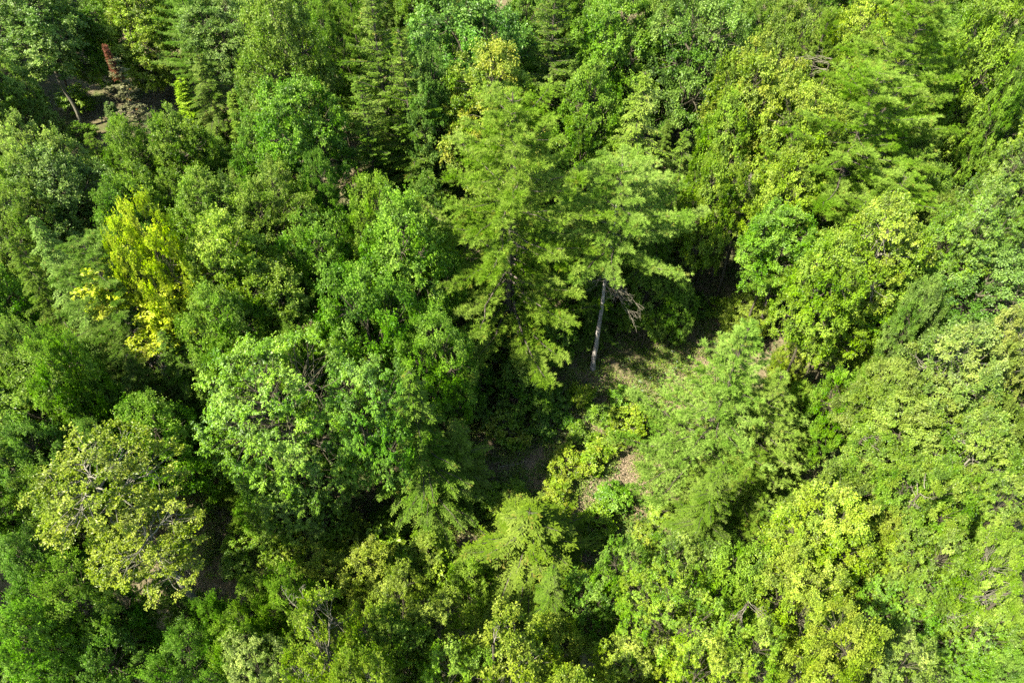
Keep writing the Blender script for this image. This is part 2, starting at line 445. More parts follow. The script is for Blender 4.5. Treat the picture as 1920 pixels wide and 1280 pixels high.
def trunk_mesh(seed, bark, bend=.025):
    r = np.random.default_rng(seed); g = Geo(); k = 12
    t = np.linspace(0, 1, k)
    w = np.sin(t * np.pi)[:, None] * np.stack([np.sin(t * 4 + seed), np.cos(t * 3.3 + seed * 2)], 1) * bend * 12
    rad = np.interp(t, [0, .05, .12, 1], [1.55, 1.2, 1.05, .62])
    g.tube(np.concatenate([w, t[:, None]], 1), rad, 10)
    # the tube was laid along a unit height; its frame is near vertical so the radii stay in x and y
    return g.build('trunk', bark, True)
def tube_trunk(kind, seed):
    r = np.random.default_rng(seed); k = 12; n = 10
    t = np.linspace(0, 1, k)
    off = np.sin(t * np.pi)[:, None] * np.stack([np.sin(t * 5 + seed), np.cos(t * 4.1 + seed * 2)], 1) * .9
    rad = np.interp(t, [0, .04, .12, 1], [1.6, 1.2, 1.05, .66])
    a = np.arange(n) / n * 2 * np.pi
    V = np.zeros((k, n, 3))
    wob = 1 + .06 * np.sin(a * 3 + seed)[None] + r.normal(0, .02, (k, n))
    V[:, :, 0] = off[:, :1] + np.cos(a)[None] * rad[:, None] * wob
    V[:, :, 1] = off[:, 1:] + np.sin(a)[None] * rad[:, None] * wob
    V[:, :, 2] = t[:, None]
    g = Geo(); i = np.arange(k - 1)[:, None] * n; j = np.arange(n)[None]; j2 = (j + 1) % n
    F = np.stack([i + j, i + j2, i + n + j2, i + n + j], -1).reshape(-1, 4)
    g.v.append(V.reshape(-1, 3)); g.n = k * n; g.f4.append(F); g.a4.append(np.zeros((len(F), 2)))
    return g.build('trunk', kind, True)
TRUNKS = {'grey': [tube_trunk(M_BARK, s) for s in (1, 2)], 'pale': [tube_trunk(M_PALE, s) for s in (3, 4)],
          'dark': [tube_trunk(M_DARKBARK, s) for s in (5, 6)]}

# leaf colours (linear reflectance; the fourth value is how far leaves of this tree have turned)
COL = dict(
    fresh=(.078, .182, .018), bright=(.102, .202, .018), yellowgreen=(.125, .200, .022), olive=(.098, .165, .024),
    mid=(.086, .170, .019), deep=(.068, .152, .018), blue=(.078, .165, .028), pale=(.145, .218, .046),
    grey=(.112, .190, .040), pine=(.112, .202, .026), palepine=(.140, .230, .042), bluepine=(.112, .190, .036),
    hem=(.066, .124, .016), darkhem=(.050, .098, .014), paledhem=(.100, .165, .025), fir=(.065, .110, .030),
    gold=(.24, .32, .016), orange=(.34, .25, .04), rust=(.20, .075, .035), brown=(.14, .10, .05), lime=(.130, .220, .020),
    olivehem=(.064, .116, .012), great=(.086, .178, .014),
    straw=(.130, .190, .018))

def colour(name, aut=0.0, jit=.04):
    c = np.array(COL[name]) * (1 + rng.normal(0, jit, 3) * np.array([1, .5, .6])) * (1 + rng.normal(0, jit))
    return (float(c[0]), float(c[1]), float(c[2]), float(aut))

def link(o, parent=None):
    C.collection.objects.link(o)
    if parent is not None: o.parent = parent
    return o

PLACED = []   # x, y, R of every tree

LANDMARK = [(60,50,'bare-trunked corner tree'), (230,180,'rusty-topped fir'), (250,450,'yellow maple'), (190,600,'blue-green pine'),
 (60,500,'dark olive hemlocks'), (560,250,'rounded bright maple'), (530,80,'tall olive tree'), (700,150,'drooping hemlocks'),
 (870,80,'broad blue-green tree'), (920,160,'orange-tinged maple'), (950,400,'big central pine'), (1160,420,'bare-trunked pine'),
 (1215,200,'pale pointed hemlock'), (1420,150,'orange-tipped maple'), (1310,60,'milky green tree'), (1650,250,'broad soft pine'),
 (1760,60,'tall soft pine'), (1620,80,'layered lime tree'), (1880,70,'top corner maple'), (1890,320,'reddish edge hollow'),
 (1400,350,'rusty dead clump'), (1345,480,'slanting trunks'), (1660,440,'pinkish-tipped crown'), (1845,560,'feathery dome'),
 (1810,690,'dry-tipped tree'), (1560,600,'rounded lime maple'), (1380,780,'big young pine'), (1240,640,'shaded clearing'),
 (1100,740,'foot of the bare trunk'), (1110,860,'yellow clearing shrubs'), (1100,980,'tan path'), (540,750,'great chestnut'),
 (930,740,'black hollow'), (780,860,'sun-fringed hemlock'), (980,1050,'bottom hemlock'), (190,930,'branchy oak'),
 (330,790,'small spruce'), (290,1120,'grey-green young pine'), (505,985,'umbrella-shaped pine'), (590,1170,'silvery-twigged tree'),
 (1260,1140,'wide long-leaved crown'), (1545,985,'orange-patched maple'), (1880,1070,'curved bare branches'),
 (1725,930,'reddish twig tuft'), (420,470,'broad mottled tree'), (740,460,'large vivid maple'), (1600,1195,'golden green maple'),
 (60,1200,'fresh lower corner crown'), (1860,1230,'lower corner trees'), (60,300,'pale yellow-green edge crown'),
 (395,380,'soft olive-green tree'), (90,750,'half-shaded edge crown'), (1780,460,'glossy edge tree'), (700,1080,'rusty thicket'),
 (1050,620,'shaded hemlock behind the bare trunk'), (1120,200,'upright light maple'), (1480,340,'vivid maple'), (800,1200,'yellow-green bottom crowns')]
USED = set()
def near_label(x, y, h, what):
    """a label from where the tree shows among its neighbours"""
    q = np.array([x, y, float(ground_z(x, y)) + h]) - CAMP; z = q @ _F
    u = 960 + FPX * q[0] / z; v = 640 - FPX * (q @ _U) / z
    L = sorted(LANDMARK, key=lambda l: (l[0] - u) ** 2 + (l[1] - v) ** 2)
    for a, b_ in ((0, 1), (0, 2), (1, 2), (0, 3), (1, 3), (2, 3), (0, 4), (1, 4)):
        n1, n2 = L[a], L[b_]
        dx, dy = u - n1[0], v - n1[1]
        rel = ('above' if dy < 0 else 'below') if abs(dy) > abs(dx) else 'beside'
        s = '%s %s the %s near the %s' % (what, rel, n1[2], n2[2])
        if s not in USED and len(s.split()) < 16: break
    USED.add(s)
    return s
def base_empty(name, x, y, label, cat, group=None, rz=None):
    e = bpy.data.objects.new(name, None); e.empty_display_size = .3
    e.location = (x, y, float(ground_z(x, y)) - 0.03)
    e.rotation_euler = (0, 0, rng.uniform(0, 6.28) if rz is None else rz)
    e['label'] = label; e['category'] = cat
    if group: e['group'] = group
    link(e); return e

def add_broad(var, x, y, hc, R, V, col, label, name='broadleaf_tree', cat='tree', group=None, trunk='grey', tr=None, rz=None, lean=None):
    L = LIB[var]
    e = base_empty(name, x, y, label, cat, group, rz)
    if lean: e.rotation_euler[0], e.rotation_euler[1] = lean
    sx = R / L['R']; sz = V / L['V']
    if tr is None: tr = .085 * sx + .02
    t = link(bpy.data.objects.new('trunk', TRUNKS[trunk][rng.integers(2)]), e); t.scale = (tr, tr, max(.2, hc - .9 * V))
    lm = link(bpy.data.objects.new('limbs', L['limbs']), e); lm.location = (0, 0, hc); lm.scale = (sx, sx, sz)
    cr = link(bpy.data.objects.new('crown', L['crown']), e); cr.location = (0, 0, hc); cr.scale = (sx, sx, sz); cr.color = col
    PLACED.append((x, y, R))
    return e

def add_con(var, x, y, H, R, col, label, name='pine_tree', cat='tree', group=None, rz=None, trunk_mat=None):
    L = LIB[var]
    e = base_empty(name, x, y, label, cat, group, rz)
    sx = R / L['R']; sz = H / L['H']
    for part in ('trunk', 'limbs', 'crown'):
        o = link(bpy.data.objects.new(part, L[part]), e); o.scale = (sx, sx, sz)
        if part == 'crown': o.color = col
        if part == 'trunk': o.scale = (max(sx, .8), max(sx, .8), sz)
    PLACED.append((x, y, R))
    return e

def broad_at(px, py, rx, ry, H, var, col, aut, label, hang=True, **kw):
    """crown whose middle shows at (px, py) of the 1920 px photograph, half sizes rx and ry in its pixels"""
    V = 2.5
    for _ in range(4):
        p, t = ray_point(px, py, H - V)
        R = rx * t / FPX
        al = math.asin(min(1, max(0, (CAM_H - p[2]) / np.linalg.norm(p - CAMP))))
        need = (ry * t / FPX) ** 2 - (R * math.sin(al)) ** 2
        V = math.sqrt(max(need, 0)) / math.cos(al) if need > 0 else 0
        V = min(max(V, .9 * R), 1.6 * R, H * .48)
    if px > 1400 and py > 350: R *= .93
    V = max(V, (.46 if H < 9.5 else .25 if px > 1400 and py > 350 else .36) * H) if H > 3 and hang else V     # the crown hangs down below its widest part
    return add_broad(var, p[0], p[1], H - V, R, V, colour(col, aut), label, **kw)

def con_at(px, py, w, H, var, col, label, aut=.3, **kw):
    """conifer whose tip shows at (px, py); w is the half width in pixels of its widest branches"""
    p, t = ray_point(px, py, H)
    R = w * (t + 2.5) / FPX
    return add_con(var, p[0], p[1], H, R, colour(col, aut), label, **kw)

# ------------------------------------------------------------------ the trees of the photograph
# broadleaved: middle x, y, half width, half height (px), height (m), mesh, colour, turned leaves, label, extras
BROAD = [
 # top band
 (62, 48, 105, 85, 11.3, 'fine0', 'grey', .1, 'pale green tree at the top corner with a long bare grey trunk below', dict(trunk='pale', tr=.13, hang=False)),
 (5, 150, 58, 65, 9, 'maple1', 'pale', .1, 'fresh green broadleaf tree at the picture edge just below the bare-trunked corner tree', {}),
 (165, 60, 65, 60, 8, 'maple0', 'mid', .1, 'medium green tree between the bare-trunked corner tree and the rusty-topped fir', {}),
 (262, 55, 80, 70, 8.5, 'maple3', 'yellowgreen', .35, 'yellow-green tree with a few orange leaves at its top, above the rusty-topped fir', {}),
 (420, 70, 75, 85, 9.5, 'fine1', 'grey', .1, 'grey-green fine-leaved tree on the top edge beside the tall pale pine', {}),
 (530, 95, 95, 125, 15, 'fine0', 'olive', .15, 'tall yellowish olive tree touching the top edge, beside the drooping hemlocks', {}),
 (560, 245, 95, 105, 13, 'maple0', 'fresh', .1, 'rounded bright green maple in front of the tall olive tree and beside the drooping hemlocks', {}),
 (610, 30, 50, 50, 12, 'maple2', 'mid', .1, 'small green crown on the top edge beside a dark gap and the drooping hemlocks', {}),
 (880, 70, 115, 85, 14, 'maple2', 'blue', .05, 'broad blue-green tree on the top edge above the orange-tinged maple', {}),
 (800, 175, 55, 100, 13, 'maple3', 'blue', .05, 'narrow blue-green tree between the drooping hemlock and the orange-tinged maple', {}),
 (925, 170, 105, 75, 14, 'maple3', 'yellowgreen', 1.1, 'maple turning yellow and orange right behind the big central pine', {}),
 (1160, 55, 85, 70, 13, 'maple0', 'fresh', .15, 'lively green maple on the top edge beside the olive hemlock', {}),
 (1100, 215, 72, 100, 13, 'maple1', 'fresh', .2, 'upright light green maple between the big central pine and the pale pointed hemlock', {}),
 (1220, 60, 70, 60, 12, 'maple3', 'mid', .1, 'small green tree on the top edge beside the milky green tree', {}),
 (1310, 60, 95, 75, 14, 'fine1', 'blue', .1, 'milky green fine-leaved tree on the top edge beside the orange-tipped maple', {}),
 (1420, 150, 90, 80, 14, 'maple0', 'yellowgreen', .75, 'yellow-green maple with orange tips over a dark hollow, in the upper part of the wood', {}),
 (1490, 60, 60, 70, 13, 'maple2', 'olive', .3, 'olive maple with pinkish tips on the top edge beside the layered lime tree', {}),
 (1625, 50, 80, 55, 14, 'maple1', 'lime', .2, 'lime green layered tree on the top edge beside the olive maple', {}),
 (1610, 110, 60, 35, 12, 'maple3', 'bright', .2, 'flat lime green bough-like small tree above the bare grey twigs', {}),
 (1875, 60, 80, 90, 14, 'maple0', 'bright', .15, 'bright green maple in the top corner beside the tall soft pine', {}),
 (1865, 215, 75, 50, 12, 'chestnut1', 'lime', .1, 'bright tree with tiered plates of leaves at the edge below the top corner maple', {}),
 (1900, 330, 60, 80, 11, 'chestnut1', 'mid', .1, 'medium green tree at the edge with a reddish hollow above it', {}),
 (1515, 225, 90, 75, 13, 'maple2', 'yellowgreen', .45, 'yellow-green maple leaning against the broad double pine, small orange patch on top', {}),
 (1370, 230, 65, 60, 12, 'maple1', 'bright', .2, 'bright green tree under the orange-tipped maple, beside its dark hollow', {}),
 (1335, 355, 60, 85, 12, 'maple0', 'bright', .25, 'bright yellow-green tree beside the rusty dead clump', {}),
 (1480, 340, 75, 75, 12, 'maple3', 'lime', .15, 'vivid green maple in front of the broad double pine beside the rusty dead clump', {}),
 (1460, 440, 75, 65, 11, 'maple0', 'fresh', .1, 'vivid green maple with leafy arms over the dark hollow with two slanting trunks', {}),
 (1900, 150, 40, 60, 13, 'maple3', 'fresh', .1, 'narrow green tree at the edge between the top corner maple and the tiered tree', {}),
 # left, upper middle
 (62, 290, 72, 60, 12, 'maple2', 'pale', .15, 'pale yellow-green crown near the edge below the dark gap with the bare trunk', {}),
 (118, 360, 100, 55, 11, 'fine0', 'grey', .1, 'greyish green tree between the pale young pine and the yellow maple', {}),
 (20, 400, 70, 65, 11, 'fine1', 'olive', .1, 'olive green tree at the edge beside the greyish green tree', {}),
 (395, 380, 85, 70, 11, 'fine0', 'mid', .15, 'olive-green fine-leaved tree just behind the broad mottled tree, near the brown fir', {}),
 (505, 375, 75, 70, 11, 'fine1', 'olive', .1, 'soft olive tree below the rounded bright green maple', {}),
 (600, 345, 45, 70, 11, 'maple3', 'deep', .1, 'deep green narrow tree below the rounded maple, at the foot of the drooping hemlocks', {}),
 (420, 480, 105, 85, 13, 'maple1', 'yellowgreen', .15, 'broad mottled yellow-green tree beside the yellow maple', {}),
 (400, 590, 85, 70, 12, 'fine0', 'mid', .15, 'green tree at the foot of the yellow maple beside the chestnut', {}),
 (520, 560, 95, 70, 11, 'maple3', 'mid', .25, 'green tree with a forked grey trunk and yellow leaf flecks, behind the chestnut', {}),
 (258, 432, 66, 60, 14.3, 'maple2', 'gold', .8, 'brilliant yellow maple, the only yellow tree, partly behind the blue-green pine', dict(name='maple_tree')),
 (695, 378, 62, 52, 12, 'maple2', 'bright', .1, 'domed vivid green crown in front of the dark foot of the drooping hemlocks', {}),
 (590, 455, 80, 75, 12, 'maple0', 'fresh', .1, 'fresh green maple between the mottled tree and the tallest vivid green crown', {}),
 (760, 455, 105, 95, 14, 'maple1', 'fresh', .1, 'large vivid green maple beside the big central pine', {}),
 (690, 560, 95, 85, 13, 'maple2', 'fresh', .05, 'vivid green maple with a thin dark stem showing, above the chestnut', {}),
 (815, 640, 72, 80, 12, 'fine1', 'fresh', .05, 'smooth deep green crown between the vivid maples and the dark understorey', {}),
 # centre understorey
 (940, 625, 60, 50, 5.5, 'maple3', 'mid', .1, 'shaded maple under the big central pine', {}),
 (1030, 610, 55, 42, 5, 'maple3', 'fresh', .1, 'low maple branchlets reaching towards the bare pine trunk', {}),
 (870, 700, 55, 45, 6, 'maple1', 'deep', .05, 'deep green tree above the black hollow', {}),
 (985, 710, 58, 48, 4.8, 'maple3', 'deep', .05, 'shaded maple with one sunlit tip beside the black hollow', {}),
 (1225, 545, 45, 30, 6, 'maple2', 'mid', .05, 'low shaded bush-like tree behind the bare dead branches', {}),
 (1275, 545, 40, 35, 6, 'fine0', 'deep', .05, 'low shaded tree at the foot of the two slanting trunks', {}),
 (1400, 590, 42, 32, 3.6, 'fine1', 'yellowgreen', .2, 'small sunny yellow-green tree on the far rim of the clearing', {}),
 (1440, 520, 40, 45, 5, 'maple3', 'fresh', .1, 'light green tree with a thin dark slanting trunk at the rim of the clearing', dict(trunk='dark')),
 (1488, 668, 42, 42, 5.5, 'maple1', 'yellowgreen', .5, 'small yellowish tree between the thin dark trunk and the rounded lime maple', {}),
 (1500, 740, 40, 40, 5, 'fine0', 'bright', .2, 'small bright tree behind the shoulder of the big young pine', {}),
 # right
 (1560, 500, 85, 75, 13, 'maple0', 'bright', .2, 'sunny green maple beside the hollow with the curved bare branch', {}),
 (1660, 440, 95, 65, 14, 'oak1', 'yellowgreen', .45, 'wide crown with pale pinkish leaf tips below the broad double pine', {}),
 (1660, 545, 85, 65, 12, 'maple3', 'bright', .3, 'sunny green crown just below the pinkish-tipped wide crown', {}),
 (1560, 600, 75, 70, 9, 'maple1', 'lime', .1, 'rounded lime green maple beside the thin dark trunk', {}),
 (1610, 715, 60, 55, 8, 'maple2', 'bright', .2, 'sunny maple behind the shoulder of the big young pine, above a grey stem', {}),
 (1850, 395, 85, 60, 13, 'chestnut1', 'mid', .15, 'glossy green tree on the edge above the feathery blue-green tree', {}),
 (1790, 460, 70, 45, 12, 'chestnut1', 'bright', .15, 'bright green tree between the wide pinkish crown and the glossy edge tree', {}),
 (1845, 560, 110, 55, 12, 'fine1', 'blue', .05, 'feathery blue-green dome at the edge of the wood', {}),
 (1740, 555, 50, 45, 11, 'fine0', 'blue', .05, 'small blue-green crown beside the feathery dome', {}),
 (1810, 680, 100, 85, 14, 'oak1', 'grey', .35, 'large tree with pale dry tips and dark glossy gaps, in front of the feathery dome', dict(trunk='pale')),
 (1895, 650, 60, 80, 14, 'oak1', 'pale', .35, 'tree with pale feathery tips at the edge in front of the feathery dome', dict(trunk='pale')),
 (1670, 720, 75, 55, 10, 'fine0', 'olive', .2, 'hazy olive tree in front of the soft pale pine', {}),
 (1700, 810, 95, 75, 13, 'maple3', 'olive', .3, 'mottled green tree with straw coloured tips in the middle of the crowded slope', dict(trunk='pale')),
 (1840, 830, 90, 75, 13, 'oak1', 'olive', .3, 'dark mottled tree with a brown rim near the edge, in front of the dry-tipped tree', {}),
 (1650, 865, 70, 55, 9, 'fine1', 'mid', .2, 'soft green tree touching the lower shoulder of the big young pine', {}),
 (1750, 920, 90, 65, 13, 'maple0', 'mid', .35, 'green tree with an upright reddish twig tuft in its crown', {}),
 (1880, 930, 70, 70, 12, 'chestnut1', 'mid', .3, 'dark green tree at the edge with a cluster of brown leaves', {}),
 (1545, 985, 110, 75, 14, 'maple1', 'lime', .5, 'big yellow-green maple with orange patches just below the big young pine', {}),
 (1400, 1080, 95, 55, 10, 'maple0', 'bright', .2, 'bright green maple below the lowest boughs of the big young pine', {}),
 (1660, 1010, 75, 60, 13, 'maple3', 'yellowgreen', .4, 'yellow-green crown beside the big orange-patched maple', {}),
 (1510, 1110, 95, 70, 14, 'maple2', 'yellowgreen', .4, 'yellow-green maple with a hanging grey dead twig at its flank', {}),
 (1600, 1195, 90, 60, 14, 'maple0', 'yellowgreen', .45, 'golden green maple on the bottom edge beside a black gap', {}),
 (1760, 1035, 80, 60, 12, 'chestnut1', 'mid', .05, 'glossy tree of medium green with long leaves beside the yellow-green crowns', {}),
 (1870, 1050, 70, 60, 13, 'oak1', 'mid', .15, 'green tree with curved pale bare branches at the edge', dict(trunk='pale')),
 (1700, 1120, 80, 55, 12, 'chestnut1', 'fresh', .05, 'fresh green long-leaved tree near the lower corner', {}),
 (1820, 1180, 90, 60, 12, 'chestnut1', 'mid', .05, 'long-leaved green tree in the lower corner, wide and flat', {}),
 (1700, 1235, 85, 55, 13, 'chestnut1', 'olive', .1, 'pale green long-leaved tree cut by the bottom edge beside the golden green maple', {}),
 (1905, 1160, 60, 50, 12, 'maple0', 'mid', .1, 'green crown at the edge just under the curved bare branches', {}),
 (1895, 1260, 60, 50, 11, 'fine0', 'deep', .05, 'dusky small tree at the very corner of the wood', {}),
 (1420, 1200, 75, 60, 12, 'chestnut1', 'bright', .35, 'green tree with yellow sprays on the bottom edge beside the black gap', {}),
 # bottom centre
 (1180, 1040, 65, 60, 9, 'chestnut1', 'fresh', .15, 'green long-leaved young tree beside the lower end of the tan path', {}),
 (1280, 1045, 85, 65, 10, 'chestnut1', 'mid', .25, 'darker long-leaved tree with a yellow spray below the big young pine', {}),
 (1260, 1145, 110, 65, 11, 'chestnut0', 'bright', .45, 'wide yellow-green long-leaved crown on the lower slope with yellow sprays', {}),
 (1330, 1235, 90, 60, 12, 'chestnut1', 'lime', .55, 'strongly yellow-tinged long-leaved crown on the bottom edge', {}),
 (1190, 1245, 90, 55, 11, 'chestnut1', 'yellowgreen', .2, 'yellow-green crown on the bottom edge beside the twisted pale limb', {}),
 (955, 1245, 115, 55, 11.5, 'oak1', 'yellowgreen', .3, 'wide crown with a twisted pale limb and silvery leaf edges on the bottom edge', dict(trunk='pale')),
 (1080, 1285, 80, 50, 12, 'oak1', 'yellowgreen', .3, 'silvery-edged crown cut by the bottom edge under the bottom hemlock', dict(trunk='pale')),
 (815, 1165, 75, 55, 9, 'chestnut1', 'yellowgreen', .1, 'yellow-green crown touching the bottom hemlock on its sunny side', {}),
 (850, 1240, 80, 60, 12, 'chestnut1', 'bright', .1, 'bright green crown on the bottom edge between two pale-twigged crowns', {}),
 (735, 1200, 85, 80, 12, 'maple3', 'mid', .2, 'dense green crown on the bottom edge beside the bare-twigged yellowish tree', {}),
 (590, 1170, 95, 85, 13, 'oak0', 'yellowgreen', .3, 'yellowish tree with bare silvery twigs in its middle on the lower slope', dict(trunk='pale')),
 (660, 1250, 80, 50, 13, 'oak1', 'yellowgreen', .25, 'yellowish crown with white twigs cut by the bottom edge', dict(trunk='pale')),
 (690, 1080, 80, 50, 6, 'maple1', 'yellowgreen', .25, 'low yellow-green thicket tree with a rusty flush below the great chestnut', {}),
 (600, 1060, 60, 40, 5, 'fine1', 'yellowgreen', .2, 'low thicket tree beside the small grey-green pine', {}),
 (800, 1040, 55, 40, 4, 'fine0', 'yellowgreen', .3, 'low hazy thicket tree touching the shaded strip under the great chestnut', {}),
 (470, 1235, 80, 55, 12, 'chestnut1', 'pale', .1, 'bright pale long-leaved crown on the bottom edge beside the deep shadow', {}),
 (480, 1110, 60, 55, 7, 'maple3', 'mid', .15, 'green shaded crown between the branchy oak and the silvery-twigged tree', {}),
 (1120, 1120, 70, 50, 8, 'chestnut1', 'fresh', .1, 'fresh green young tree between the bottom hemlock and the wide long-leaved crown', {}),
 (1040, 1190, 75, 55, 10, 'maple1', 'yellowgreen', .2, 'yellow-green crown right under the shaded skirt of the bottom hemlock', {}),
 (740, 1110, 70, 50, 8, 'chestnut1', 'yellowgreen', .1, 'yellow-green young tree between the rusty thicket and the bottom hemlock', {}),
 (880, 1090, 55, 40, 6, 'fine0', 'bright', .1, 'bright small tree leaning on the sunny side of the bottom hemlock', {}),
 (640, 1020, 60, 34, 3.5, 'shrub1', 'yellowgreen', .3, 'sunlit low thicket beneath the rim of the great chestnut', dict(name='thicket_bush', cat='bush')),
 (720, 1050, 60, 34, 3.5, 'shrub0', 'bright', .3, 'bright low bush in the rusty thicket below the great chestnut', dict(name='thicket_bush', cat='bush')),
 (800, 1075, 55, 34, 3.5, 'shrub1', 'yellowgreen', .2, 'sunlit bush between the rusty thicket and the bottom hemlock', dict(name='thicket_bush', cat='bush')),
 (550, 1030, 50, 30, 3, 'shrub0', 'yellowgreen', .3, 'sunny bush beside the umbrella-shaped pine and the litter patch', dict(name='thicket_bush', cat='bush')),
 (430, 1180, 60, 50, 11, 'maple0', 'bright', .1, 'bright crown between the grey-green young pine and the silvery-twigged tree', {}),
 (530, 1100, 60, 45, 9, 'fine1', 'bright', .1, 'bright fine-leaved crown above the silvery-twigged tree', {}),
 # left bottom
 (195, 925, 128, 95, 14, 'oak0', 'straw', .3, 'sparse yellow-green oak with many pale bare branches sticking out', dict(name='oak_tree', trunk='pale', tr=.13, hang=False)),
 (290, 1020, 100, 65, 12, 'oak0', 'straw', .2, 'thin yellowish crown with a grey forking limb just under the branchy oak', dict(trunk='pale', tr=.17, hang=False)),
 (45, 1040, 80, 75, 12, 'fine0', 'blue', .05, 'bluish green tree at the edge below the branchy oak', {}),
 (130, 1110, 90, 60, 11, 'fine1', 'mid', .15, 'half-shaded tree with small bright leaves under the branchy oak', {}),
 (50, 1190, 90, 75, 12, 'maple1', 'fresh', .1, 'fresh green crown at the lower edge corner with a pale tuft', {}),
 (190, 1220, 90, 70, 11, 'maple2', 'deep', .05, 'deep green shaded crown on the bottom edge beside the corner crown', {}),
 (330, 1235, 75, 50, 9, 'fine1', 'deep', .05, 'darkest crown on the bottom edge, below the grey-green young pine', {}),
 (395, 1150, 45, 55, 9, 'maple0', 'fresh', .05, 'fresh green crown on the shaded side of the grey-green young pine', {}),
 (45, 830, 75, 60, 11, 'maple0', 'blue', .05, 'bluish tree at the edge above the branchy oak', {}),
 (170, 815, 50, 30, 10, 'maple3', 'blue', .1, 'small sunlit crown beside the deep shadow, just above the branchy oak', {}),
 (95, 660, 75, 55, 13, 'maple0', 'bright', .1, 'sunny green crown below the blue-green pine, near the edge', {}),
 (95, 745, 110, 55, 11, 'maple2', 'mid', .05, 'half-shaded wide crown below the sunny one near the edge', {}),
 (15, 640, 50, 60, 11, 'fine1', 'pale', .15, 'pale small-leaved tree at the edge below the dark olive hemlocks', {}),
 (200, 760, 60, 35, 9, 'maple1', 'deep', .05, 'dark crown in the hollow behind the shaded hemlock', {}),
 # centre left masses
 (535, 745, 160, 120, 13.2, 'chestnut0', 'great', .1, 'great chestnut with a wide bright dome of long leaves, the largest crown of the wood', dict(name='chestnut_tree', tr=.3)),
 (690, 730, 100, 90, 13.2, 'chestnut1', 'fresh', .08, 'long-leaved crown grown into the shaded side of the great chestnut', {}),
 (560, 895, 95, 60, 9, 'chestnut1', 'mid', .08, 'lower skirt crown of long leaves at the foot of the great chestnut', {}),
 (480, 900, 60, 55, 7, 'fine0', 'fresh', .1, 'smooth fresh green young tree at the foot of the great chestnut', {}),
]
